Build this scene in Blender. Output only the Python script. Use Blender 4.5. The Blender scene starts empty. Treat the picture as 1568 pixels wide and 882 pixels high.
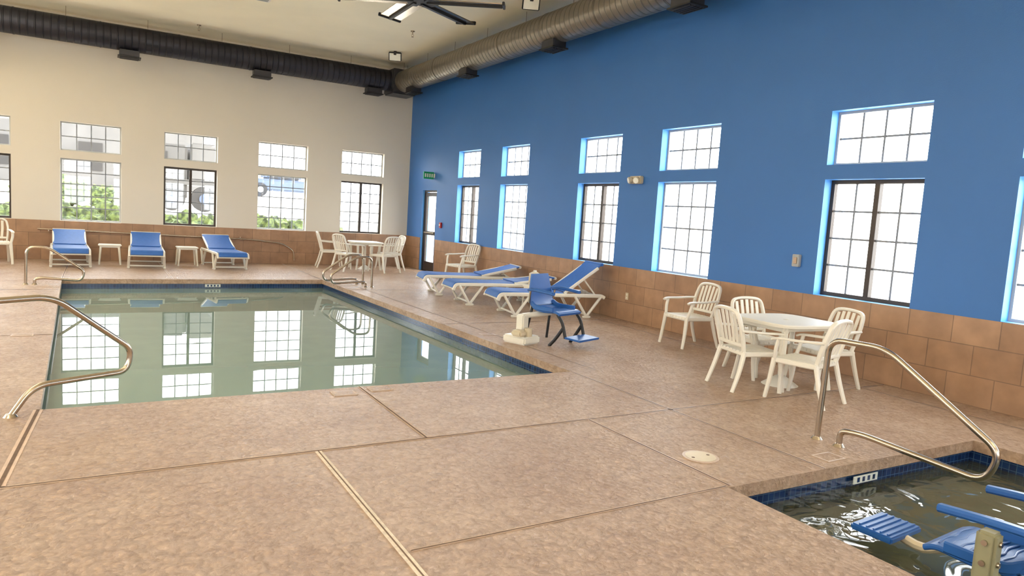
import bpy, bmesh, math, random
from math import sin, cos, pi, radians
from mathutils import Vector, Matrix, noise
random.seed(7)
scene=bpy.context.scene
H=1.57
XR=7.4; YB=18.4; XL=-4.6; YF=-3.6; ZC=5.3
# ---------------------------------------------------------------- materials
def lin(c):
    c=c/255.
    return c/12.92 if c<=0.04045 else ((c+0.055)/1.055)**2.4
def rgb(r,g,b): return (lin(r),lin(g),lin(b),1)
def newmat(name):
    m=bpy.data.materials.new(name); m.use_nodes=True
    nt=m.node_tree; b=nt.nodes['Principled BSDF']
    return m,nt,b
def N(nt,t,**kw):
    n=nt.nodes.new(t)
    for k,v in kw.items(): setattr(n,k,v)
    return n
def objco(nt):
    return N(nt,'ShaderNodeTexCoord').outputs['Object']
def simple(name,col,rough=.5,metal=0,var=.06,nscale=6,bump=0,bscale=60,spec=.5):
    m,nt,b=newmat(name)
    b.inputs['Roughness'].default_value=rough; b.inputs['Metallic'].default_value=metal
    b.inputs['Specular IOR Level'].default_value=spec
    co=objco(nt)
    n=N(nt,'ShaderNodeTexNoise'); n.inputs['Scale'].default_value=nscale; n.inputs['Detail'].default_value=3
    nt.links.new(co,n.inputs['Vector'])
    r=N(nt,'ShaderNodeValToRGB')
    r.color_ramp.elements[0].position=.3; r.color_ramp.elements[1].position=.7
    r.color_ramp.elements[0].color=(col[0]*(1-var),col[1]*(1-var),col[2]*(1-var),1)
    r.color_ramp.elements[1].color=(min(1,col[0]*(1+var)),min(1,col[1]*(1+var)),min(1,col[2]*(1+var)),1)
    nt.links.new(n.outputs['Fac'],r.inputs['Fac']); nt.links.new(r.outputs['Color'],b.inputs['Base Color'])
    if bump:
        n2=N(nt,'ShaderNodeTexNoise'); n2.inputs['Scale'].default_value=bscale; n2.inputs['Detail'].default_value=4
        nt.links.new(co,n2.inputs['Vector'])
        bp=N(nt,'ShaderNodeBump'); bp.inputs['Strength'].default_value=bump; bp.inputs['Distance'].default_value=.01
        nt.links.new(n2.outputs['Fac'],bp.inputs['Height']); nt.links.new(bp.outputs['Normal'],b.inputs['Normal'])
    return m
M={}
M['cream']=simple('cream_paint',rgb(220,212,197),.7,bump=.15,bscale=90,var=.02,nscale=.8)
M['blue']=simple('blue_paint',rgb(54,110,178),.5,bump=.15,bscale=90,var=.03,nscale=.8)
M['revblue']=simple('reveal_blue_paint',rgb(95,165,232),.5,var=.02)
M['ceil']=simple('ceiling_paint',rgb(243,233,205),.8,bump=.3,bscale=120,var=.03,nscale=1.2)
M['white']=simple('white_resin',rgb(228,222,207),.35,var=.02)
M['sling']=simple('blue_sling_fabric',rgb(46,98,172),.6,var=.07,nscale=20,bump=.2,bscale=300)
M['plblue']=simple('blue_moulded_plastic',rgb(40,92,160),.35,var=.05)
M['steel']=simple('stainless_steel',rgb(185,172,155),.22,1,var=.04)
M['dark']=simple('dark_bronze_aluminium',rgb(60,50,42),.4,.3)
M['black']=simple('black_plastic',rgb(26,26,28),.5)
M['frame']=simple('light_grey_vinyl',rgb(165,166,164),.4)
M['muntin']=simple('grey_muntin',rgb(128,132,138),.4)
M['beige']=simple('beige_plastic',rgb(205,190,160),.45)
M['postbeige']=simple('olive_beige_post',rgb(140,135,104),.45)
M['red']=simple('red_plastic',rgb(170,30,25),.4)
M['green']=simple('green_sign',rgb(30,160,100),.4)
M['joint']=simple('joint_sealant',rgb(98,76,60),.8,var=.25,nscale=25)
M['jointedge']=simple('troweled_joint_edge',rgb(196,168,144),.4,var=.12,nscale=12)
M['strip']=simple('strip_drain_plastic',rgb(215,200,180),.6,var=.15,nscale=30)
M['grout']=simple('dark_slot',rgb(110,88,72),.8)
M['marker']=simple('ceramic_marker_tile',rgb(186,160,136),.4,var=.12,nscale=30)
M['markerw']=simple('white_marker_tile',rgb(200,204,196),.3,var=.1,nscale=30)
M['plaster']=simple('pool_plaster',rgb(176,194,186),.8,var=.06,nscale=1)
M['spaplaster']=simple('spa_plaster',rgb(112,112,94),.8,var=.12,nscale=2)
M['duct_dark']=simple('dark_duct_metal',rgb(70,70,74),.4,.7)
M['lamp_lens']=simple('lamp_lens',rgb(240,238,225),.3)
M['asphalt']=simple('pale_gravel',rgb(225,220,210),.9,var=.1,nscale=3)
M['tyre']=simple('tyre_rubber',rgb(34,32,31),.8)
M['truckred']=simple('truck_grey_paint',rgb(62,60,58),.5)
M['truckblue']=simple('pickup_paint',rgb(60,72,92),.35)
M['stucco']=simple('grey_stucco',rgb(82,80,78),.9,var=.15,nscale=.6)
def ductmat(name,col,rough,axis,seam_shade):
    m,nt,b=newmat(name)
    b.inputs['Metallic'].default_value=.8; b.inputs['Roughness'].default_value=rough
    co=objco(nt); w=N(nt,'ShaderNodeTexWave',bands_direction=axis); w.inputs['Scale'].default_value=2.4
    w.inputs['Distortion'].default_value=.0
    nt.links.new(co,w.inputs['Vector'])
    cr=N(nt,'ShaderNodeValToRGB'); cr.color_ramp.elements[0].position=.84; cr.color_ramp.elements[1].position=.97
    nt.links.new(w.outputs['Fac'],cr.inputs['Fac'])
    mx=N(nt,'ShaderNodeMixRGB'); mx.inputs['Color1'].default_value=col; mx.inputs['Color2'].default_value=(col[0]*seam_shade,col[1]*seam_shade,col[2]*seam_shade,1)  # shading of the spiral seams is put into the base colour
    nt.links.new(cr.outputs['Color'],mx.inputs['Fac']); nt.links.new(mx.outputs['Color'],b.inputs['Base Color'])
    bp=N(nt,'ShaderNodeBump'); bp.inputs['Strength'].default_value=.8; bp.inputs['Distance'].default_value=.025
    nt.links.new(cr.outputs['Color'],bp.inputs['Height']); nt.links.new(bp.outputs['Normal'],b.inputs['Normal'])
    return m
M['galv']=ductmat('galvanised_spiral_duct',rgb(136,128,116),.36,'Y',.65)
M['galvdark']=ductmat('dark_grey_spiral_duct',rgb(58,58,64),.45,'X',.8)  # darker grey metal for the back duct
def floormat():
    m,nt,b=newmat('textured_tan_deck_coating'); co=objco(nt)
    n1=N(nt,'ShaderNodeTexNoise'); n1.inputs['Scale'].default_value=1.0; n1.inputs['Detail'].default_value=7; n1.inputs['Roughness'].default_value=.7
    n2=N(nt,'ShaderNodeTexNoise'); n2.inputs['Scale'].default_value=17; n2.inputs['Detail'].default_value=8; n2.inputs['Roughness'].default_value=.7; n2.inputs['Distortion'].default_value=.8
    v=N(nt,'ShaderNodeTexVoronoi'); v.inputs['Scale'].default_value=30; v.inputs['Randomness'].default_value=1
    for n in (n1,n2): nt.links.new(co,n.inputs['Vector'])
    ad=N(nt,'ShaderNodeMixRGB',blend_type='ADD'); ad.inputs['Fac'].default_value=.09
    nt.links.new(co,ad.inputs['Color1']); nt.links.new(n2.outputs['Color'],ad.inputs['Color2']); nt.links.new(ad.outputs['Color'],v.inputs['Vector'])
    r1=N(nt,'ShaderNodeValToRGB'); e=r1.color_ramp.elements
    e[0].position=.3; e[0].color=rgb(176,142,114); e[1].position=.7; e[1].color=rgb(208,179,151)
    nt.links.new(n1.outputs['Fac'],r1.inputs['Fac'])
    r2=N(nt,'ShaderNodeValToRGB'); e=r2.color_ramp.elements
    e[0].position=.36; e[0].color=(.63,.58,.52,1); e[1].position=.57; e[1].color=(1.0,1.0,1.0,1)
    nt.links.new(n2.outputs['Fac'],r2.inputs['Fac'])
    mx=N(nt,'ShaderNodeMixRGB',blend_type='MULTIPLY'); mx.inputs['Fac'].default_value=.68
    nt.links.new(r1.outputs['Color'],mx.inputs['Color1']); nt.links.new(r2.outputs['Color'],mx.inputs['Color2'])
    nt.links.new(mx.outputs['Color'],b.inputs['Base Color'])
    b.inputs['Roughness'].default_value=.27; b.inputs['Specular IOR Level'].default_value=.55
    hm=N(nt,'ShaderNodeMath',operation='ADD'); nt.links.new(n2.outputs['Fac'],hm.inputs[0])
    h2=N(nt,'ShaderNodeMath',operation='MULTIPLY'); h2.inputs[1].default_value=.3; nt.links.new(v.outputs['Distance'],h2.inputs[0]); nt.links.new(h2.outputs[0],hm.inputs[1])
    bp=N(nt,'ShaderNodeBump'); bp.inputs['Strength'].default_value=.95; bp.inputs['Distance'].default_value=.026
    nt.links.new(hm.outputs[0],bp.inputs['Height']); nt.links.new(bp.outputs['Normal'],b.inputs['Normal'])
    return m
M['floor']=floormat()
def tilemat(name,mode,bw_,rh,c1,c2,cm,ms,offset=.5,rough=.4,bias=0):
    m,nt,b=newmat(name); co=objco(nt)
    s=N(nt,'ShaderNodeSeparateXYZ'); nt.links.new(co,s.inputs[0]); c=N(nt,'ShaderNodeCombineXYZ')
    if mode=='Y': nt.links.new(s.outputs['Y'],c.inputs['X'])
    elif mode=='X': nt.links.new(s.outputs['X'],c.inputs['X'])
    else:
        a=N(nt,'ShaderNodeMath',operation='ADD'); nt.links.new(s.outputs['X'],a.inputs[0]); nt.links.new(s.outputs['Y'],a.inputs[1]); nt.links.new(a.outputs[0],c.inputs['X'])
    nt.links.new(s.outputs['Z'],c.inputs['Y'])
    t=N(nt,'ShaderNodeTexBrick',offset=offset); t.inputs['Scale'].default_value=1
    t.inputs['Brick Width'].default_value=bw_; t.inputs['Row Height'].default_value=rh
    t.inputs['Mortar Size'].default_value=ms; t.inputs['Mortar Smooth'].default_value=.1; t.inputs['Bias'].default_value=bias
    t.inputs['Color1'].default_value=c1; t.inputs['Color2'].default_value=c2; t.inputs['Mortar'].default_value=cm
    nt.links.new(c.outputs[0],t.inputs['Vector'])
    n=N(nt,'ShaderNodeTexNoise'); n.inputs['Scale'].default_value=5; n.inputs['Detail'].default_value=6; nt.links.new(co,n.inputs['Vector'])
    r=N(nt,'ShaderNodeValToRGB'); r.color_ramp.elements[0].position=.3; r.color_ramp.elements[0].color=(.74,.73,.72,1); r.color_ramp.elements[1].position=.7
    nt.links.new(n.outputs['Fac'],r.inputs['Fac'])
    mx=N(nt,'ShaderNodeMixRGB',blend_type='MULTIPLY'); mx.inputs['Fac'].default_value=1
    nt.links.new(t.outputs['Color'],mx.inputs['Color1']); nt.links.new(r.outputs['Color'],mx.inputs['Color2'])
    nt.links.new(mx.outputs['Color'],b.inputs['Base Color']); b.inputs['Roughness'].default_value=rough
    bp=N(nt,'ShaderNodeBump',invert=True); bp.inputs['Strength'].default_value=.3; bp.inputs['Distance'].default_value=.003
    nt.links.new(t.outputs['Fac'],bp.inputs['Height']); nt.links.new(bp.outputs['Normal'],b.inputs['Normal'])
    return m
tc=(rgb(176,138,106),rgb(160,123,93),rgb(132,103,80))
M['tileY']=tilemat('brown_wall_tile_y','Y',.44,.295,*tc,.005)
M['tileX']=tilemat('brown_wall_tile_x','X',.44,.295,*tc,.005)
M['bluetile']=tilemat('blue_waterline_tile','XY',.052,.052,rgb(20,50,96),rgb(12,34,72),rgb(62,90,118),.0025,offset=0,rough=.15)
def watermat(name,tint,body,bodyfac,bscale,bstr,bdist,gl=.015):
    m=bpy.data.materials.new(name); m.use_nodes=True; nt=m.node_tree
    for n in list(nt.nodes): nt.nodes.remove(n)
    out=N(nt,'ShaderNodeOutputMaterial'); co=objco(nt)
    n=N(nt,'ShaderNodeTexNoise'); n.inputs['Scale'].default_value=bscale; n.inputs['Detail'].default_value=2; n.inputs['Distortion'].default_value=.8
    nt.links.new(co,n.inputs['Vector'])
    bp=N(nt,'ShaderNodeBump'); bp.inputs['Strength'].default_value=bstr; bp.inputs['Distance'].default_value=bdist
    nt.links.new(n.outputs['Fac'],bp.inputs['Height'])
    fr=N(nt,'ShaderNodeFresnel'); fr.inputs['IOR'].default_value=1.36; nt.links.new(bp.outputs['Normal'],fr.inputs['Normal'])
    g=N(nt,'ShaderNodeBsdfGlossy'); g.inputs['Roughness'].default_value=gl; nt.links.new(bp.outputs['Normal'],g.inputs['Normal'])
    t=N(nt,'ShaderNodeBsdfTransparent'); t.inputs['Color'].default_value=tint
    d=N(nt,'ShaderNodeBsdfDiffuse'); d.inputs['Color'].default_value=body
    m1=N(nt,'ShaderNodeMixShader'); m1.inputs['Fac'].default_value=bodyfac
    nt.links.new(t.outputs[0],m1.inputs[1]); nt.links.new(d.outputs[0],m1.inputs[2])
    m2=N(nt,'ShaderNodeMixShader'); nt.links.new(fr.outputs[0],m2.inputs['Fac'])
    nt.links.new(m1.outputs[0],m2.inputs[1]); nt.links.new(g.outputs[0],m2.inputs[2])
    nt.links.new(m2.outputs[0],out.inputs['Surface'])
    return m
M['water']=watermat('pool_water',(.78,.90,.89,1),rgb(156,184,177),.55,1.3,.02,.01,.008)
M['spawater']=watermat('spa_water',(.66,.71,.6,1),rgb(84,86,70),.42,3.2,.55,.06,.02)
def glassmat():
    m=bpy.data.materials.new('window_glass'); m.use_nodes=True; nt=m.node_tree
    for n in list(nt.nodes): nt.nodes.remove(n)
    out=N(nt,'ShaderNodeOutputMaterial'); g=N(nt,'ShaderNodeBsdfGlossy'); g.inputs['Roughness'].default_value=.02
    t=N(nt,'ShaderNodeBsdfTransparent'); mm=N(nt,'ShaderNodeMixShader'); mm.inputs['Fac'].default_value=.05
    nt.links.new(t.outputs[0],mm.inputs[1]); nt.links.new(g.outputs[0],mm.inputs[2]); nt.links.new(mm.outputs[0],out.inputs['Surface'])
    return m
M['glass']=glassmat()
def leafmat():
    m,nt,b=newmat('hedge_leaves'); co=objco(nt)
    n=N(nt,'ShaderNodeTexNoise'); n.inputs['Scale'].default_value=9; n.inputs['Detail'].default_value=6; nt.links.new(co,n.inputs['Vector'])
    r=N(nt,'ShaderNodeValToRGB'); r.color_ramp.elements[0].position=.40; r.color_ramp.elements[0].color=rgb(36,50,24)
    r.color_ramp.elements[1].position=.60; r.color_ramp.elements[1].color=rgb(92,106,54)
    nt.links.new(n.outputs['Fac'],r.inputs['Fac']); nt.links.new(r.outputs['Color'],b.inputs['Base Color']); b.inputs['Roughness'].default_value=.8
    return m
M['leaf']=leafmat()
# ---------------------------------------------------------------- mesh builder
def catmull(P,n=6):
    P=[Vector(p) for p in P]
    if len(P)<3: return P
    Q=[P[0]*2-P[1]]+P+[P[-1]*2-P[-2]]; out=[]
    for i in range(1,len(Q)-2):
        a,b,c,d=Q[i-1:i+3]
        for k in range(n):
            t=k/n
            out.append(.5*((2*b)+(c-a)*t+(2*a-5*b+4*c-d)*t*t+(3*b-a-3*c+d)*t**3))
    out.append(P[-1]); return out
def roundpath(P,r=.08,n=5):
    P=[Vector(p) for p in P]; out=[P[0]]
    for i in range(1,len(P)-1):
        a,b,c=P[i-1:i+2]; u=(a-b); v=(c-b)
        rr=min(r,u.length*.45,v.length*.45); u.normalize(); v.normalize()
        p0=b+u*rr; p1=b+v*rr
        for k in range(n+1):
            t=k/n; out.append(p0*(1-t)**2+b*2*t*(1-t)+p1*t*t)
    out.append(P[-1]); return out
class B:
    def __init__(s): s.v=[];s.f=[];s.m=[];s.sm=[];s.mats=[]
    def mi(s,name):
        if name not in s.mats: s.mats.append(name)
        return s.mats.index(name)
    def add(s,vs,fs,mat,smooth=False,T=None):
        o=len(s.v); i=s.mi(mat)
        for v in vs:
            v=Vector(v); s.v.append(T@v if T else v)
        for f in fs: s.f.append([o+k for k in f]); s.m.append(i); s.sm.append(smooth)
    def box(s,x0,x1,y0,y1,z0,z1,mat,bev=0,T=None):
        if bev<=0:
            vs=[(x,y,z) for x in(x0,x1) for y in(y0,y1) for z in(z0,z1)]
            s.add(vs,[(0,1,3,2),(4,6,7,5),(0,4,5,1),(2,3,7,6),(0,2,6,4),(1,5,7,3)],mat,T=T); return
        bm=bmesh.new(); bmesh.ops.create_cube(bm,size=1)
        for v in bm.verts: v.co=Vector(((x0+x1)/2+v.co.x*(x1-x0),(y0+y1)/2+v.co.y*(y1-y0),(z0+z1)/2+v.co.z*(z1-z0)))
        bmesh.ops.bevel(bm,geom=bm.edges[:],offset=bev,segments=2,affect='EDGES')
        bm.verts.index_update()
        s.add([v.co.copy() for v in bm.verts],[[v.index for v in f.verts] for f in bm.faces],mat,True,T); bm.free()
    def sweep(s,path,sec,mat,up=None,scale=None,closed=False,smooth=True,T=None,caps=True):
        P=[Vector(p) for p in path]; n=len(P); k=len(sec); vs=[]; prev=None
        for i in range(n):
            if closed: t=(P[(i+1)%n]-P[i-1])
            else: t=P[min(i+1,n-1)]-P[max(i-1,0)]
            t.normalize()
            if up is not None:
                a=t.cross(Vector(up))
                if a.length<1e-4: a=prev or Vector((1,0,0))
                a.normalize()
            else:
                if prev is None:
                    a=t.cross(Vector((0,0,1)))
                    if a.length<.1: a=t.cross(Vector((0,1,0)))
                else: a=prev-t*prev.dot(t)
                a.normalize()
            prev=a.copy(); b=a.cross(t)
            sc=(1,1) if scale is None else scale[i] if isinstance(scale[i],tuple) else (scale[i],scale[i])
            for (p,q) in sec: vs.append(P[i]+a*p*sc[0]+b*q*sc[1])
        fs=[]
        for i in range(n if closed else n-1):
            j=(i+1)%n
            for q in range(k): fs.append((i*k+q,i*k+(q+1)%k,j*k+(q+1)%k,j*k+q))
        if not closed and caps: fs.append(tuple(range(k))[::-1]); fs.append(tuple((n-1)*k+q for q in range(k)))
        s.add(vs,fs,mat,smooth,T)
    def tube(s,path,r,mat,seg=10,scale=None,closed=False,T=None):
        s.sweep(path,[(r*cos(2*pi*i/seg),r*sin(2*pi*i/seg)) for i in range(seg)],mat,scale=scale,closed=closed,T=T)
    def bar(s,path,w,t,mat,up=(0,0,1),scale=None,T=None):
        c=min(w,t)*.3; w/=2;t/=2
        sec=[(w-c,-t),(w,-t+c),(w,t-c),(w-c,t),(-w+c,t),(-w,t-c),(-w,-t+c),(-w+c,-t)]
        s.sweep(path,sec,mat,up=up,scale=scale,T=T)
    def cyl(s,c,r,h,mat,axis=(0,0,1),seg=24,r2=None,T=None):
        c=Vector(c); a=Vector(axis).normalized()
        r2=r if r2 is None else r2
        s.sweep([c,c+a*h],[(r*cos(2*pi*i/seg),r*sin(2*pi*i/seg)) for i in range(seg)],mat,scale=[1,r2/r],T=T)
    def obj(s,name,loc=(0,0,0),rot=0,scale=1):
        me=bpy.data.meshes.new(name); me.from_pydata([tuple(v) for v in s.v],[],s.f)
        for n in s.mats: me.materials.append(M[n])
        for p,i,sm in zip(me.polygons,s.m,s.sm): p.material_index=i; p.use_smooth=sm
        bm=bmesh.new(); bm.from_mesh(me); bmesh.ops.recalc_face_normals(bm,faces=bm.faces[:]) ; bm.to_mesh(me); bm.free()
        try: me.set_sharp_from_angle(angle=radians(40))
        except Exception: pass
        return place(me,name,loc,rot,scale)
def place(me,name,loc,rot=0,scale=1):
    o=bpy.data.objects.new(name,me); o.location=loc; o.rotation_euler=(0,0,rot); bpy.context.collection.objects.link(o)
    o.scale=scale if isinstance(scale,tuple) else (scale,)*3
    return o
# ---------------------------------------------------------------- walls
def wall(name,axis,pos,out,a0,a1,openings,mat,revmat,th=.2):
    As=sorted({a0,a1}|{o[0] for o in openings}|{o[1] for o in openings})
    Zs=sorted({-.0,ZC}|{o[2] for o in openings}|{o[3] for o in openings})
    b=B()
    def P(a,z,d): return (pos+out*d,a,z) if axis=='X' else (a,pos+out*d,z)
    def solid(i,j):
        if i<0 or j<0 or i>=len(As)-1 or j>=len(Zs)-1: return True
        a=(As[i]+As[i+1])/2; z=(Zs[j]+Zs[j+1])/2
        return not any(o[0]<a<o[1] and o[2]<z<o[3] for o in openings)
    for i in range(len(As)-1):
        for j in range(len(Zs)-1):
            A,C,D,E=As[i],As[i+1],Zs[j],Zs[j+1]
            if solid(i,j):
                for d in (0,th): b.add([P(A,D,d),P(C,D,d),P(C,E,d),P(A,E,d)],[(0,1,2,3)],mat)
            else:
                if solid(i-1,j): b.add([P(A,D,0),P(A,D,th),P(A,E,th),P(A,E,0)],[(0,1,2,3)],revmat)
                if solid(i+1,j): b.add([P(C,D,0),P(C,D,th),P(C,E,th),P(C,E,0)],[(0,1,2,3)],revmat)
                if solid(i,j-1): b.add([P(A,D,0),P(A,D,th),P(C,D,th),P(C,D,0)],[(0,1,2,3)],revmat)
                if solid(i,j+1): b.add([P(A,E,0),P(A,E,th),P(C,E,th),P(C,E,0)],[(0,1,2,3)],revmat)
    b.add([P(a0,0,0),P(a0,0,th),P(a0,ZC,th),P(a0,ZC,0)],[(0,1,2,3)],mat)
    b.add([P(a1,0,0),P(a1,0,th),P(a1,ZC,th),P(a1,ZC,0)],[(0,1,2,3)],mat)
    me=bpy.data.meshes.new(name); me.from_pydata([tuple(v) for v in b.v],[],b.f)
    for n in b.mats: me.materials.append(M[n])
    for p,i in zip(me.polygons,b.m): p.material_index=i
    return place(me,name,(0,0,0))
wcount=[0]
def window(axis,pos,out,a0,a1,z0,z1,cols,rows,dark,th=.2):
    wcount[0]+=1
    b=B(); d0,d1=th-.07,th-.01
    fm='dark' if dark else 'frame'
    def bx(A,C,D,E,e0,e1,mat):
        if axis=='X': b.box(min(pos+out*e0,pos+out*e1),max(pos+out*e0,pos+out*e1),A,C,D,E,mat)
        else: b.box(A,C,min(pos+out*e0,pos+out*e1),max(pos+out*e0,pos+out*e1),D,E,mat)
    f=.045 if dark else .03
    bx(a0,a0+f,z0,z1,d0,d1,fm); bx(a1-f,a1,z0,z1,d0,d1,fm)
    bx(a0+f,a1-f,z0,z0+f,d0,d1,fm); bx(a0+f,a1-f,z1-f,z1,d0,d1,fm)
    if dark:
        c=(a0+a1)/2; bx(c-.03,c+.03,z0+f,z1-f,d0-.01,d1-.001,fm)
    m=.011
    for i in range(1,cols):
        c=a0+f+(a1-a0-2*f)*i/cols
        if dark and i*2==cols: continue
        bx(c-m,c+m,z0+f,z1-f,d0+.02,d1-.02,'muntin')
    for j in range(1,rows):
        c=z0+f+(z1-z0-2*f)*j/rows
        bx(a0+f,a1-f,c-m,c+m,d0+.021,d1-.021,'muntin')
    bx(a0+f,a1-f,z0+f,z1-f,d0+.028,d0+.032,'glass')
    b.obj('window_%d'%wcount[0])
    L=bpy.data.lights.new('sky_portal','AREA'); L.shape='RECTANGLE'; L.size=(a1-a0); L.size_y=(z1-z0); L.cycles.is_portal=True
    o=bpy.data.objects.new('daylight_portal',L); bpy.context.collection.objects.link(o)
    ac,zc=(a0+a1)/2,(z0+z1)/2; d=th+.02
    o.location=(pos+out*d,ac,zc) if axis=='X' else (ac,pos+out*d,zc)
    dirv=Vector((-out,0,0)) if axis=='X' else Vector((0,-out,0))
    o.rotation_euler=dirv.to_track_quat('-Z','Y').to_euler()
WR=[(14.18,15.31),(12.10,13.21),(9.21,10.37),(7.08,8.26),(4.2,5.37),(2.12,3.32)]
WR=WR+[(-.1,1.1),(-2.6,-1.4)]
WBk=[(-2.79,-1.62),(-.74,.43),(1.30,2.46),(3.40,4.61),(5.50,6.66)]
zl=(.865,2.235); zu=(2.405,3.03)
opR=[(a,c,*zl) for a,c in WR]+[(a,c,*zu) for a,c in WR]+[(16.49,17.38,0,2.12)]
opB=[(a,c,*zl) for a,c in WBk]+[(a,c,*zu) for a,c in WBk]
WL=[(-2.2+2.1*i,-1.05+2.1*i) for i in range(9)]
opL=[(a,c,*zl) for a,c in WL]+[(a,c,*zu) for a,c in WL]
WF=[(-3.6+2.1*i,-2.45+2.1*i) for i in range(5)]
opF=[(a,c,*zl) for a,c in WF]+[(a,c,*zu) for a,c in WF]
wall('wall_right','X',XR,1,YF-.2,YB+.2,opR,'blue','revblue')
wall('wall_back','Y',YB,1,XL-.2,XR-.0,opB,'cream','cream')
wall('wall_left','X',XL,-1,YF-.2,YB+.2,opL,'cream','cream')
wall('wall_front','Y',YF,-1,XL,XR,opF,'cream','cream')
for i,(a,c) in enumerate(WR):
    window('X',XR,1,a,c,*zl,4,4,i%2==0); window('X',XR,1,a,c,*zu,4,2,False)
for i,(a,c) in enumerate(WBk):
    window('Y',YB,1,a,c,*zl,4,5,i%2==0); window('Y',YB,1,a,c,*zu,4,2,False)
for i,(a,c) in enumerate(WL):
    window('X',XL,-1,a,c,*zl,4,4,False); window('X',XL,-1,a,c,*zu,4,2,False)
for i,(a,c) in enumerate(WF):
    window('Y',YF,-1,a,c,*zl,4,4,False); window('Y',YF,-1,a,c,*zu,4,2,False)
def wains(name,axis,pos,out,a0,a1,gaps,mat):
    b=B(); th=.012; zt=.862
    segs=[]; cur=a0
    for g in sorted(gaps): segs.append((cur,g[0])); cur=g[1]
    segs.append((cur,a1))
    for A,C in segs:
        if axis=='X': b.box(min(pos,pos-out*th),max(pos,pos-out*th),A,C,0,zt,mat)
        else: b.box(A,C,min(pos,pos-out*th),max(pos,pos-out*th),0,zt,mat)
    b.obj(name)
wains('trim_1','X',XR,1,YF,YB-.012,[(16.45,17.42)],'tileY')
wains('trim_2','Y',YB,1,XL,XR,[],'tileX')
wains('trim_3','X',XL,-1,YF,YB-.012,[],'tileY')
wains('trim_4','Y',YF,-1,XL+.012,XR-.012,[],'tileX')
b=B(); b.box(XL-.2,XR+.2,YF-.2,YB+.2,ZC,ZC+.15,'ceil'); b.obj('ceiling')
# ---------------------------------------------------------------- floor with pool & spa holes
PN=[(-.36,5.84),(4.25,5.84),(4.04,14.62),(-.56,14.45)]
SN=[(3.33,-.3),(6.11,-.3),(6.11,2.82),(3.33,2.86)]
b=B(); X0,X1,Y0,Y1=XL-.2,XR+.2,YF-.2,YB+.2
def poly(P,mat='floor'): b.add([(p[0],p[1],0) for p in P],[tuple(range(len(P)))],mat)
poly([(X0,Y0),(X1,Y0),(X1,-.3),(6.11,-.3),(3.33,-.3),(X0,-.3)])
poly([(X0,-.3),(3.33,-.3),(3.33,2.86),(X0,2.86)])
poly([(6.11,-.3),(X1,-.3),(X1,2.82),(6.11,2.82)])
poly([(X0,2.86),(3.33,2.86),(6.11,2.82),(X1,2.82),(X1,5.84),(4.25,5.84),(-.36,5.84),(X0,5.84)])
poly([(X0,5.84),(-.36,5.84),(-.56,14.45),(X0,14.45)])
poly([(4.25,5.84),(X1,5.84),(X1,14.62),(4.04,14.62)])
poly([(X0,14.45),(-.56,14.45),(4.04,14.62),(X1,14.62),(X1,Y1),(X0,Y1)])
def offs(P,d):
    c=Vector((sum(p[0] for p in P)/4,sum(p[1] for p in P)/4)); out=[]
    for i in range(4):
        p=Vector(P[i]); s=Vector((math.copysign(d,p.x-c.x),math.copysign(d,p.y-c.y))); out.append(tuple(p+s))
    return out
for P in (PN,SN):
    for i in range(4):
        a,c=P[i],P[(i+1)%4]
        b.add([(a[0],a[1],0),(c[0],c[1],0),(c[0],c[1],-.085),(a[0],a[1],-.085)],[(0,1,2,3)],'floor')
    Q=offs(P,.02)
    for i in range(4):
        a,c=P[i],P[(i+1)%4]; d,e=Q[i],Q[(i+1)%4]
        b.add([(a[0],a[1],-.085),(c[0],c[1],-.085),(e[0],e[1],-.085),(d[0],d[1],-.085)],[(0,1,2,3)],'floor')
me=bpy.data.meshes.new('floor'); me.from_pydata([tuple(v) for v in b.v],[],b.f); me.materials.append(M['floor']); place(me,'floor',(0,0,0))
def basin(name,P,depth,plaster):
    b=B(); Q=offs(P,.02)
    for i in range(4):
        a,c=Q[i],Q[(i+1)%4]
        b.add([(a[0],a[1],-.085),(c[0],c[1],-.085),(c[0],c[1],-.25),(a[0],a[1],-.25)],[(0,1,2,3)],'bluetile')
        b.add([(a[0],a[1],-.25),(c[0],c[1],-.25),(c[0],c[1],-depth),(a[0],a[1],-depth)],[(0,1,2,3)],plaster)
    b.add([(q[0],q[1],-depth) for q in Q],[(0,1,2,3)],plaster)
    me=bpy.data.meshes.new(name); me.from_pydata([tuple(v) for v in b.v],[],b.f)
    for n in b.mats: me.materials.append(M[n])
    for p,i in zip(me.polygons,b.m): p.material_index=i
    place(me,name,(0,0,0))
    return Q
Q=basin('pool_basin',PN,1.25,'plaster')
me=bpy.data.meshes.new('pool_water'); me.from_pydata([(q[0],q[1],-.175) for q in Q],[],[(0,1,2,3)]); me.materials.append(M['water']); place(me,'pool_water',(0,0,0))
Q=basin('spa_basin',SN,.95,'spaplaster')
me=bpy.data.meshes.new('spa_water'); me.from_pydata([(q[0],q[1],-.175) for q in Q],[],[(0,1,2,3)]); me.materials.append(M['spawater']); place(me,'spa_water',(0,0,0))
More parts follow.
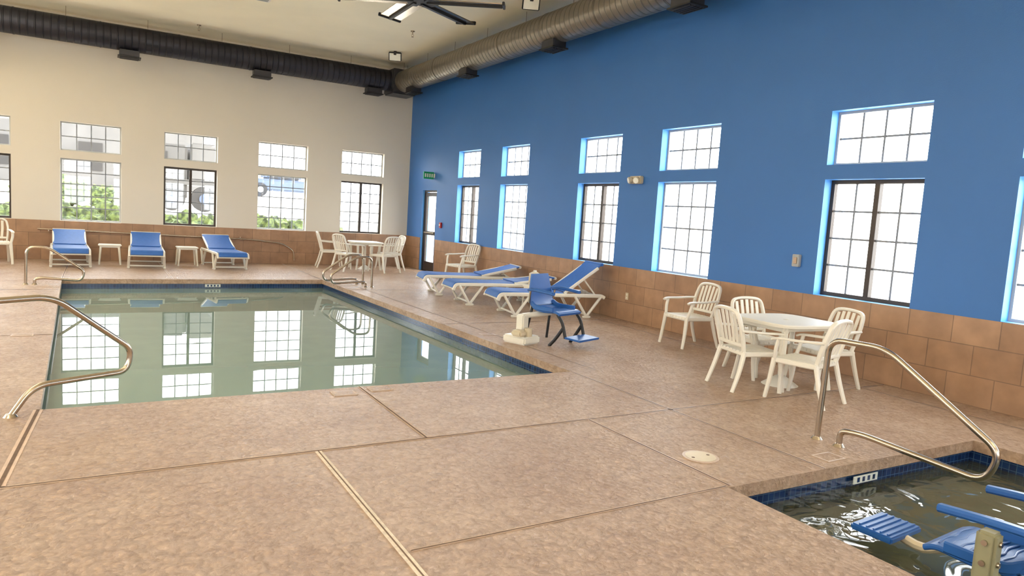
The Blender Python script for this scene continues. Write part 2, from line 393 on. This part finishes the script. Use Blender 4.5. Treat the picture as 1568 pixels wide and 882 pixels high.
# joints: smooth troweled edge with a dark sealant core
b=B()
def jstrip(x0,y0,x1,y1,w,mat,z):
    d=Vector((x1-x0,y1-y0)); n=Vector((-d.y,d.x)).normalized()*w/2
    b.add([(x0+n.x,y0+n.y,z),(x1+n.x,y1+n.y,z),(x1-n.x,y1-n.y,z),(x0-n.x,y0-n.y,z)],[(0,1,2,3)],mat)
def jl(x0,y0,x1,y1,w=.012):
    jstrip(x0,y0,x1,y1,w*2.9,'jointedge',.0015); jstrip(x0,y0,x1,y1,w,'joint',.003)
jl(XL,4.33,7.38,4.36); jl(1.25,2.87,3.33,2.88,.008); jl(1.97,4.35,1.97,5.84); jl(3.36,2.88,3.36,4.33,.011); jl(4.25,2.85,4.25,5.84,.011)
jl(-.37,5.84,-.45,4.35,.02); jl(XL,8.9,-.43,8.9); jl(4.18,8.9,7.38,8.9,.01); jl(4.09,12.9,7.38,12.9,.01); jl(XL,12.9,-.54,12.9)
jl(6.95,2.82,6.95,18,.008); jl(1.2,14.58,1.2,18.38); jl(-.56,14.47,-.56,18.38); jl(4.04,14.64,4.04,18.38)
jl(4.56,5.84,4.36,14.9,.007)
b.obj('floor_joints')
b=B(); b.box(1.19,1.23,YF,4.33,.0,.004,'strip'); b.box(1.206,1.214,YF,4.33,.0041,.005,'grout'); b.obj('strip_drain')
b=B(); b.cyl((3.58,3.34,0),.125,.006,'marker',seg=32); b.cyl((3.58,3.34,.006),.105,.002,'beige',seg=32)
for k in range(2): b.cyl((3.58+.07*(-1)**k,3.34,.008),.012,.001,'grout',seg=10)
b.obj('drain_cover')
for (x,y) in [(1.78,5.66),(2.12,5.72),(4.42,8.0),(-.7,8.9),(4.5,3.0),(3.2,14.8),(1.2,14.75)]:
    b=B(); b.box(-.1,.1,-.075,.075,0,.004,'marker',.001)
    b.box(-.085,.085,-.06,.06,.0041,.0046,'floor')
    b.obj('depth_marker_tile',(x,y,0))
for P in ([(1.9,14.535),0],[(4.7,2.82),0]):
    b=B(); b.box(-.14,.14,-.001,.006,-.15,-.095,'markerw',.001)
    for k in range(4): b.box(-.1+.06*k,-.07+.06*k,-.0016,-.001,-.14,-.105,'bluetile')
    b.obj('waterline_depth_marker',(P[0][0],P[0][1]+.01,0))
# ---------------------------------------------------------------- door
b=B(); xo=XR+.06
def bd(y0,y1,z0,z1,m='dark',e=0): b.box(xo-e,xo+.05+e,y0,y1,z0,z1,m)
bd(16.495,16.54,0,2.115,e=.01);bd(17.33,17.375,0,2.115,e=.01);bd(16.54,17.33,2.07,2.115,e=.01)
bd(16.55,16.65,.01,2.06);bd(17.22,17.32,.01,2.06);bd(16.65,17.22,1.96,2.06);bd(16.65,17.22,.01,.25);bd(16.65,17.22,.95,1.05)
b.box(xo+.02,xo+.03,16.65,17.22,.25,1.96,'glass')
b.box(xo-.05,xo-.02,16.62,17.25,1.0,1.03,'steel',.005)
b.obj('door_1')
# ---------------------------------------------------------------- wall fittings
b=B(); b.box(-.30,-.02,-.02,.02,-.09,.09,'green',.004)
for k in range(4): b.box(-.27+.06*k,-.235+.06*k,-.0215,-.02,-.045,.045,'white')
b.box(-.03,0,-.05,.05,-.05,.05,'white'); b.obj('exit_sign',(XR,16.7,2.48))
b=B(); b.box(-.04,0,-.05,.05,-.07,.07,'red',.006); b.box(-.052,-.04,-.035,.035,-.01,.02,'white',.003); b.obj('fire_alarm_pull_station',(XR,16.13,1.24))
b=B(); b.box(-.07,0,-.14,.14,-.06,.06,'beige',.012)
for s in(-1,1): b.cyl((-.07,s*.07,.0),.05,.05,'beige',axis=(-1,s*.4,-.3),seg=20,r2=.055); b.cyl((-.12,s*.09,-.015),.045,.006,'lamp_lens',axis=(-1,s*.4,-.3),seg=20)
b.obj('emergency_light',(XR,8.74,2.27))
b=B(); b.box(-.008,0,-.036,.036,-.057,.057,'beige',.003)
for s in(-1,1): b.cyl((-.008,0,s*.024),.016,.002,'white',axis=(-1,0,0),seg=16)
b.obj('wall_outlet',(XR-.012,8.77,.40))
b=B(); b.box(-.05,0,-.05,.05,-.075,.075,'frame',.006); b.box(-.056,-.05,-.025,.025,-.04,.04,'marker',.003); b.obj('switch_box',(XR,5.63,1.25))
# ---------------------------------------------------------------- ducts
def duct(p0,p1,r,mat,cap):
    b=B(); p0=Vector(p0);p1=Vector(p1); L=(p1-p0).length; d=(p1-p0).normalized()
    b.cyl(p0,r,L,mat,axis=d,seg=48)
    k=0
    while k*1.5<L:
        b.cyl(p0+d*(k*1.5),r+.006,.03,mat,axis=d,seg=48); k+=1
        q=p0+d*(k*1.5-.6)
        b.tube([q+Vector((0,0,r)),Vector((q.x,q.y,ZC+.01))],.006,'steel',6)
    return b
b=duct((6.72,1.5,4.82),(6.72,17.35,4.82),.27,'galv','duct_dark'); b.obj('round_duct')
b=duct((XL+.1,17.62,4.84),(6.45,17.62,4.84),.26,'galvdark','duct_dark')
b.box(6.4,7.05,17.3,17.95,4.5,5.12,'duct_dark',.03); b.obj('round_duct')
def diffuser(x,y,rot):
    b=B(); b.box(-.19,.19,-.13,.13,-.1,.03,'duct_dark',.01)
    b.box(-.22,.22,-.16,.16,-.125,-.1,'black',.004)
    for k in range(5): b.box(-.18,.18,-.12+.055*k,-.1+.055*k,-.14,-.125,'duct_dark')
    b.obj('duct_diffuser',(x,y,4.56),rot)
for x in (-2.2,.55,3.28,6.0): diffuser(x,17.6,0)
for y in (16.6,13.62,10.36,7.18,4.0): diffuser(6.68,y,pi/2)
b=B(); b.tube([(XL+.05,18.2,5.2),(XR-.1,18.2,5.2)],.03,'white',10)
b.tube([(7.15,-3,5.2),(7.15,18.2,5.2)],.03,'white',10)
b.obj('sprinkler_pipe')
for (x,y) in [(1.87,17.2),(5.65,14.23),(2.0,12.0)]:
    b=B(); b.cyl((0,0,0),.045,.012,'steel',axis=(0,0,-1)); b.cyl((0,0,-.012),.012,.06,'steel',axis=(0,0,-1),seg=10)
    b.tube([(-.02,0,-.07),(-.02,0,-.1),(0,0,-.12),(.02,0,-.1),(.02,0,-.07)],.004,'steel',6); b.cyl((0,0,-.12),.025,.004,'steel',axis=(0,0,-1),seg=16)
    b.obj('fire_sprinkler',(x,y,ZC))
for (x,y) in [(6.05,16.3),(6.3,10.55)]:
    b=B(); b.box(-.03,.03,-.03,.03,-.09,0,'black',.004); R=Matrix.Rotation(radians(30),4,'X')
    b.box(-.15,.15,-.03,.03,-.23,-.03,'black',.01,T=R); b.box(-.13,.13,-.037,-.03,-.215,-.045,'lamp_lens',.002,T=R)
    b.obj('flood_light',(x,y,ZC),radians(-25))
b=B(); b.box(-.45,.45,-.22,.22,-.02,0,'white',.005)
for k in range(9): b.box(-.41,.41,-.19+.043*k,-.175+.043*k,-.028,-.02,'frame')
b.obj('ceiling_vent',(2.3,14.0,ZC))
# ceiling fan
b=B(); b.cyl((0,0,0),.05,.30,'black',axis=(0,0,-1),seg=16); b.cyl((0,0,-.28),.32,.10,'black',axis=(0,0,-1),seg=32)
b.cyl((0,0,-.0),.16,.05,'black',axis=(0,0,-1),seg=24)
for k in range(6):
    T=Matrix.Rotation(k*pi/3+.50,4,'Z')@Matrix.Rotation(radians(7),4,'X')
    b.box(.22,1.35,-.19,.19,-.37,-.355,'steel',.004,T=T)
    b.box(.1,1.33,-.026,.026,-.405,-.37,'black',.004,T=T); b.box(1.33,1.37,-.21,.21,-.39,-.33,'black',.006,T=T)
b.obj('ceiling_fan',(4.45,10.95,ZC))
# added fill lights (up / down) in invented pendant bodies, unseen left and behind camera
def fill_lamp(x,y,down,upw):
    sx,sy=.5,1.4; z=4.2
    b=B(); b.box(-sx/2-.03,sx/2+.03,-sy/2-.03,sy/2+.03,-.03,.03,'frame',.01)
    for q in(-.5,.5): b.tube([(0,q,.03),(0,q,ZC-z)],.006,'steel',6)
    b.obj('added_fill_fixture',(x,y,z))
    for e,dz,rx in ((down,-.04,0),(upw,.04,pi)):
        if e<=0: continue
        L=bpy.data.lights.new('added_fill_light','AREA'); L.shape='RECTANGLE'; L.size=sx; L.size_y=sy; L.energy=e; L.color=(1,.97,.90)
        o=bpy.data.objects.new('added_fill_light',L); bpy.context.collection.objects.link(o); o.location=(x,y,z+dz); o.rotation_euler=(rx,0,0)
for (x,y) in [(-3.2,14.5),(-3.2,9),(-3.2,3.5)]: fill_lamp(x,y,10,200)
for (x,y) in [(1.5,-1.8),(5.2,-1.8)]: fill_lamp(x,y,10,100)
# ---------------------------------------------------------------- handrails
def rail(name,prof,origin,ang,r=.022,round_=.12):
    P=roundpath([(s,0,z) for s,z in prof],round_,7); b=B(); b.tube(P,r,'steel',14)
    for s,z in (prof[0],prof[-1]): b.cyl((s,0,0),.045,.02,'steel',seg=20,r2=.03)
    return b.obj(name,origin,ang)
spa_prof=[(0,0),(.02,.79),(.47,.80),(1.27,.30),(1.2,.09),(.36,.14),(.19,.12),(.19,0)]
rail('handrail',spa_prof,(4.82,3.33,0),-pi/2)
left_prof=[(-.25,0),(-.25,.80),(.27,.81),(.84,.36),(.80,.19),(.14,.19),(.0,0)]
rail('handrail',left_prof,(-.52,5.71,0),radians(28))
rail('handrail',[(s*.64,z*.76) for s,z in spa_prof],(-1.02,13.6,0),0)
for yy in (13.35,13.9): rail('handrail',[(s*.66,z*.75) for s,z in spa_prof],(4.68,yy,0),pi)
# ---------------------------------------------------------------- resin armchair
def armchair():
    b=B(); m='white'
    for k in range(7):
        x=-.195+.065*k
        b.bar(catmull([(x,.26,.40),(x,.235,.428),(x,.08,.425),(x,-.1,.412),(x,-.22,.43)],3),.056,.016,m)
    b.bar([(-.24,.24,.41),(.24,.24,.41)],.035,.055,m); b.bar([(-.23,-.2,.41),(.23,-.2,.41)],.035,.05,m)
    b.bar([(-.1,.0,.405),(.1,.0,.405)],.3,.01,m)
    for s in(-1,1):
        b.bar([(s*.235,.25,.41),(s*.235,-.22,.41)],.035,.055,m)
        b.bar(catmull([(s*.24,.235,.43),(s*.255,.26,.2),(s*.265,.29,0)],4),.06,.046,m,up=(0,1,0),scale=[1-.035*i for i in range(9)])
        b.bar(catmull([(s*.225,-.2,.43),(s*.245,-.26,.2),(s*.255,-.33,0)],4),.06,.046,m,up=(0,1,0),scale=[1-.035*i for i in range(9)])
        b.bar(catmull([(s*.245,.23,.42),(s*.275,.21,.54),(s*.28,.19,.635)],4),.045,.034,m,up=(0,1,0))
        b.bar(catmull([(s*.275,.26,.625),(s*.28,.2,.645),(s*.28,0,.65),(s*.27,-.16,.66),(s*.245,-.27,.665)],4),.055,.024,m)
    arch=catmull([(-.215,-.2,.42),(-.235,-.245,.6),(-.235,-.29,.75),(-.19,-.325,.86),(0,-.335,.885),(.19,-.325,.86),(.235,-.29,.75),(.235,-.245,.6),(.215,-.2,.42)],5)
    b.bar(arch,.034,.05,m,up=(0,1,.25))
    b.bar(catmull([(-.22,-.225,.5),(0,-.235,.5),(.22,-.225,.5)],3),.03,.04,m)
    for k in range(5):
        x=-.15+.075*k; zt=.865-.9*abs(x)**1.9
        b.bar([(x*.9,-.23,.5),(x,-.275,.68),(x*1.02,-.325,zt)],.044,.014,m,up=(0,1,0))
    return b
ch=armchair().obj('plastic_armchair',(6.8,6.76,0),radians(83),.94); CH=ch.data
def chair(x,y,deg,s=1): place(CH,'plastic_armchair',(x,y,0),radians(deg-90),s)
chair(6.98,14.0,190)
chair(5.66,4.78,-15,.91); chair(5.80,4.2,102,.91); chair(6.60,4.60,168,.91); chair(6.4,5.25,-100,.91)
def table():
    b=B(); m='white'; n=48
    def ring(r,z):
        out=[]
        for i in range(n):
            a=2*pi*i/n; k=(abs(cos(a))**5+abs(sin(a))**5)**(-1/5.); out.append((r*cos(a)*k,r*sin(a)*k,z))
        return out
    R=[ring(.43,.685),(ring(.455,.69)),(ring(.46,.715)),(ring(.45,.725)),(ring(.40,.722)),(ring(.03,.722)),(ring(.03,.70))]
    vs=[v for r in R for v in r]; fs=[]
    for j in range(len(R)-1):
        for i in range(n): fs.append((j*n+i,j*n+(i+1)%n,(j+1)*n+(i+1)%n,(j+1)*n+i))
    fs.append(tuple(range(n)))
    b.add(vs,fs,m,True)
    b.bar([(-.38,-.34,.67),(.38,-.34,.67)],.02,.05,m); b.bar([(-.38,.34,.67),(.38,.34,.67)],.02,.05,m)
    b.bar([(-.34,-.38,.66),(-.34,.38,.66)],.02,.05,m); b.bar([(.34,-.38,.66),(.34,.38,.66)],.02,.05,m)
    for sx in(-1,1):
        for sy in(-1,1):
            b.bar(catmull([(sx*.33,sy*.33,.69),(sx*.32,sy*.32,.35),(sx*.36,sy*.36,0)],5),.07,.055,m,up=(0,1,0),scale=[1-.03*i for i in range(11)])
    b.cyl((0,0,.0),.2,.1,m,seg=28,r2=.05); b.cyl((0,0,.1),.03,.6,m,seg=14)
    return b
tb=table().obj('patio_table',(6.14,4.74,0),radians(-5),(.95,.9,.95)); TB=tb.data
place(TB,'patio_table',(5.85,17.3,0),0,(.87,.87,.97))
for x,y,d in [(5.05,17.65,-10),(5.25,16.75,20),(6.5,17.25,178),(6.1,16.55,110),(-1.8,17.3,-80)]: chair(x,y,d)
# ---------------------------------------------------------------- chaise lounge : foot at y=0, head +y
def chaise(back):
    b=B(); m='white'; a=radians(back); hy=1.12; z=.36; W=.30
    for s in(-1,1):
        x=s*(W+.02)
        b.bar(roundpath([(x,-.02,.26),(x,.02,.355),(x,.3,z),(x,1.78,z),(x,1.84,z-.03)],.06,4),.04,.06,m)
        for y0,yb,y1 in ((.08,.28,.52),(1.3,1.52,1.78)):
            b.bar(roundpath([(x,y0,z-.01),(x+s*.02,yb,.02),(x,y1,z-.01)],.05,4),.04,.05,m,up=(1,0,0))
            b.box(x+s*.02-.025,x+s*.02+.025,yb-.07,yb+.07,0,.035,m,.008)
        P0=Vector((s*(W-.01),hy,z+.03)); P1=P0+Vector((0,.72*cos(a),.72*sin(a)))
        b.bar([P0,P1],.035,.05,m)
    for y in (.28,1.52): b.bar([(-.32,y,.05),(.32,y,.05)],.03,.03,m)
    for y in (.0,.6,1.12,1.82): b.bar([(-.32,y,z-.02 if y else .28),(.32,y,z-.02 if y else .28)],.04,.03,m)
    S=[(0,-.03,.30),(0,.02,.375),(0,.15,.392),(0,.4,.385),(0,.8,.38),(0,1.1,.392)]
    b.bar(catmull(S,4),.60,.022,'sling',up=(0,0,1))
    Q=[Vector((0,hy+t*cos(a)+.0,z+.052+t*sin(a)-.02*sin(pi*t/.78))) for t in [0,.1,.2,.3,.4,.5,.6,.7,.76,.8]]
    b.bar(Q,.60,.024,'sling',up=(0,-sin(a)-.01,cos(a)))
    b.bar([Q[-1]+Vector((-.3,0,-.01)),Q[-1]+Vector((.3,0,-.01))],.05,.05,m if back<30 else 'sling')
    if back>12:
        for s in(-1,1): b.bar([(s*.22,hy+.45*cos(a),z+.45*sin(a)),(s*.22,hy+.6,z)],.025,.02,m,up=(1,0,0))
    return b
c0=chaise(13); c3=chaise(7); c1=chaise(36); c2=chaise(20)
c0.obj('chaise_lounge',(5.33,12.4,0),radians(-90-11)); c3.obj('chaise_lounge',(5.28,11.05,0),radians(-90-8))
m1=c1.obj('chaise_lounge',(5.42,9.72,0),radians(-90-10))
m2=c2.obj('chaise_lounge',(-.48,16.42,0),radians(3),(1,.92,1)); place(m2.data,'chaise_lounge',(.86,16.4,0),radians(-2),(1,.92,1)); place(m2.data,'chaise_lounge',(2.55,16.4,0),radians(5),(1,.92,1))
def sidetable():
    b=B(); m='white'
    b.box(-.22,.22,-.2,.2,.40,.43,m,.012); b.box(-.19,.19,-.17,.17,.37,.40,m,.004)
    for sx in(-1,1):
        for sy in(-1,1): b.bar([(sx*.17,sy*.15,.39),(sx*.2,sy*.18,0)],.045,.04,m,up=(0,1,0),scale=[1,.75])
    return b
s=sidetable().obj('side_table',(.2,17.5,0)); place(s.data,'side_table',(1.72,17.45,0),.05)
place(s.data,'side_table',(6.5,10.2,0),.1,(.7,.7,.95))
b=B(); z0=.41; b.cyl((0,0,z0),.1,.2,'beige',seg=24); b.cyl((0,0,z0+.2),.1,.04,'beige',seg=24,r2=.03); b.cyl((0,0,z0+.23),.03,.03,'white',seg=16); b.cyl((0,-.1,z0+.05),.015,.04,'white',axis=(0,-1,0),seg=12)
b.obj('drink_cooler',(6.5,10.2,0))
b=B(); b.tube(roundpath([(-1.15,18.33,.67),(3.2,18.33,.60),(4.0,18.33,.53),(4.3,18.33,.35),(4.32,18.33,.1)],.15,6),.018,'steel',10)
for x in (-.95,.9,3.0): b.cyl((x,18.33,.64),.012,.06,'steel',axis=(0,1,0),seg=10)
b.obj('shepherd_crook_pole')
# ---------------------------------------------------------------- pool lift (local: seat faces +Y)
def liftseat(b,z0=.0):
    m='plblue'
    P=catmull([(0,-.27,z0+.86),(0,-.25,z0+.70),(0,-.215,z0+.52),(0,-.15,z0+.44),(0,.0,z0+.415),(0,.18,z0+.425),(0,.25,z0+.40)],5)
    n=len(P); w=[(.74+.3*sin(pi*min(1,i/(n*.35))/2)) for i in range(n)]
    b.bar(P,.46,.03,m,up=(0,-.7,.72),scale=[(x,1) for x in w])
    for s in(-1,1):
        b.bar(catmull([(s*.22,-.2,z0+.5),(s*.235,-.1,z0+.455),(s*.235,.15,z0+.45)],4),.03,.06,m)
        b.bar(catmull([(s*.24,-.235,z0+.66),(s*.28,-.15,z0+.675),(s*.285,.0,z0+.67),(s*.28,.18,z0+.655)],4),.055,.04,m)
        b.tube([(s*.25,-.22,z0+.5),(s*.26,-.2,z0+.66)],.014,'steel',8)
b=B(); liftseat(b)
for k in range(7): b.box(-.17,.17,-.12+.05*k,-.105+.05*k,.436,.441,'plblue')
for s in(-1,1):
    b.bar(catmull([(s*.2,.2,.40),(s*.2,.28,.3),(s*.2,.34,.12)],4),.03,.04,'black',up=(0,1,0))
    b.bar(catmull([(s*.2,-.2,.45),(s*.22,-.24,.2),(s*.24,-.27,.0)],4),.035,.03,'black',up=(0,1,0))
    b.bar(catmull([(s*.2,.3,.25),(s*.21,.2,.1),(s*.23,.12,.0)],4),.035,.04,'black',up=(0,1,0))
b.bar([(0,.34,.13),(0,.56,.12)],.44,.025,'plblue')
px,py=.36,-.22
b.box(px-.16,px+.16,py-.18,py+.18,0,.1,'white',.02); b.box(px-.06,px+.06,py-.06,py+.06,.1,.36,'white',.015); b.bar([(px,py,.34),(0,-.05,.38)],.08,.06,'white')
b.box(px+.07,px+.2,py-.02,py+.14,.1,.18,'beige',.02); b.cyl((px+.02,py+.12,.1),.05,.1,'beige',seg=16)
b.obj('pool_lift_chair',(5.0,7.33,0),radians(-160))
b=B(); liftseat(b,-.42)
for k in range(8): b.bar(catmull([(-.19,-.12+.045*k,.017),(-.09,-.105+.045*k,.017),(0,-.12+.045*k,.017),(.09,-.105+.045*k,.017),(.19,-.12+.045*k,.017)],3),.012,.01,'plblue')
b.bar(catmull([(0,.22,-.05),(0,.35,-.12),(0,.5,-.10)],4),.05,.05,'beige')
b.box(-.17,.17,.44,.68,-.11,-.07,'plblue',.01)
for k in range(5): b.box(-.15,.15,.47+.04*k,.48+.04*k,-.069,-.062,'plblue')
b.box(-.41,-.32,-.13,-.04,-.3,.24,'postbeige',.015)
for z in (0,.09,.19): b.cyl((-.365,-.13,z),.014,.012,'steel',axis=(0,-1,0),seg=10); b.cyl((-.41,-.085,z),.014,.012,'steel',axis=(-1,0,0),seg=10)
b.bar([(-.34,-.085,.0),(-.18,-.085,-.02)],.05,.05,'postbeige')
b.bar([(-.365,-.12,-.1),(-.42,-1.0,.08),(-.85,-1.2,.1)],.06,.06,'postbeige'); b.box(-1.05,-.8,-1.35,-1.1,0,.5,'postbeige',.02)
b.obj('spa_lift_chair',(3.98,1.66,0),radians(4))
# ---------------------------------------------------------------- exterior
b=B(); b.box(-60,70,-60,24.4,-.35,-.3,'asphalt'); b.obj('exterior_ground')
b=B(); b.box(-40,60,24.5,38,-.3,1.0,'asphalt',.3); b.obj('exterior_parking_lot')
b=B(); b.box(-40,60,38,80,-.3,1.8,'asphalt',.2); b.obj('exterior_parking_lot')
def blob(c,r,mat='leaf'):
    bm=bmesh.new(); bmesh.ops.create_icosphere(bm,subdivisions=4,radius=1)
    for v in bm.verts:
        k=1+.3*noise.noise(v.co*3+Vector(c))+.22*noise.noise(v.co*11+Vector(c)); v.co=Vector((v.co.x*r[0]*k+c[0],v.co.y*r[1]*k+c[1],v.co.z*r[2]*k+c[2]))
    bm.verts.index_update(); b.add([v.co.copy() for v in bm.verts],[[v.index for v in f.verts] for f in bm.faces],mat,False); bm.free()
b=B()
x=-4.5
while x<6.0:
    blob((x,21.2+random.uniform(-.3,.3),.35),(.7,.6,.76+random.uniform(-.1,.1))); x+=.6
b.obj('hedge')
b=B()
for (x,y,r) in [(-1.9,27,.5),(-.9,27.5,.6),(.1,27,.45)]: blob((x,y,1.0+r*.85),(r,r,r*.8))
b.obj('shrub_row')
b=B(); g=1.0
b.box(1.9,5.3,29.5,32,g+1.0,g+1.2,'truckred'); b.box(3.0,5.3,29.5,32,g+1.2,g+2.6,'stucco',.05); b.box(1.7,2.9,29.6,31.9,g+.4,g+2.5,'truckred',.1); b.box(1.68,2.2,29.55,31.7,g+1.5,g+2.2,'tyre')
for x in (2.35,3.5,4.65):
    b.cyl((x,29.75,g+.49),.48,.3,'tyre',axis=(0,-1,0),seg=24); b.cyl((x,29.44,g+.49),.2,.04,'truckblue',axis=(0,-1,0),seg=16)
b.obj('freight_truck')
b=B(); g=1.81
b.box(6.8,11.6,41,42.8,g+.35,g+1.0,'truckblue',.1); b.box(8.0,10.0,41.1,42.7,g+.95,g+1.6,'truckblue',.15); b.box(8.2,9.8,41.05,41.12,g+1.05,g+1.5,'tyre')
for x in (7.7,10.7): b.cyl((x,41.15,g+.39),.38,.25,'tyre',axis=(0,-1,0),seg=24); b.cyl((x,40.9,g+.39),.16,.04,'frame',axis=(0,-1,0),seg=16)
b.obj('pickup_truck')
b=B(); g=1.81
b.box(-14,7,60,70,g,g+5.2,'stucco'); b.box(-14.4,7.4,59.6,70.4,g+5.2,g+5.6,'truckred')
for k in range(7): b.box(-12.5+2.8*k,-11+2.8*k,59.9,60,g+1.2,g+3.2,'tyre')
b.obj('neighbouring_building')
# ---------------------------------------------------------------- world
w=bpy.data.worlds.new('World'); scene.world=w; w.use_nodes=True
bg=w.node_tree.nodes['Background']; bg.inputs['Color'].default_value=(.93,.97,1,1); bg.inputs['Strength'].default_value=12.0
# ---------------------------------------------------------------- camera
f=1072.;cx,cy=784.,441.
dY=Vector((152-cx,-(292-cy),-f)).normalized()
dX=Vector((2600-cx,-(445-cy),-f)).normalized(); dX=(dX-dY*dX.dot(dY)).normalized(); dZ=dX.cross(dY)
R=Matrix((dX,dY,dZ))
cam=bpy.data.cameras.new('camera'); cam.sensor_width=36; cam.lens=36*f/1568.; cam.clip_end=300
co=bpy.data.objects.new('camera',cam); bpy.context.collection.objects.link(co)
co.matrix_world=Matrix.Translation((0,0,H))@R.to_4x4()
scene.camera=co
scene.view_settings.view_transform='Standard'
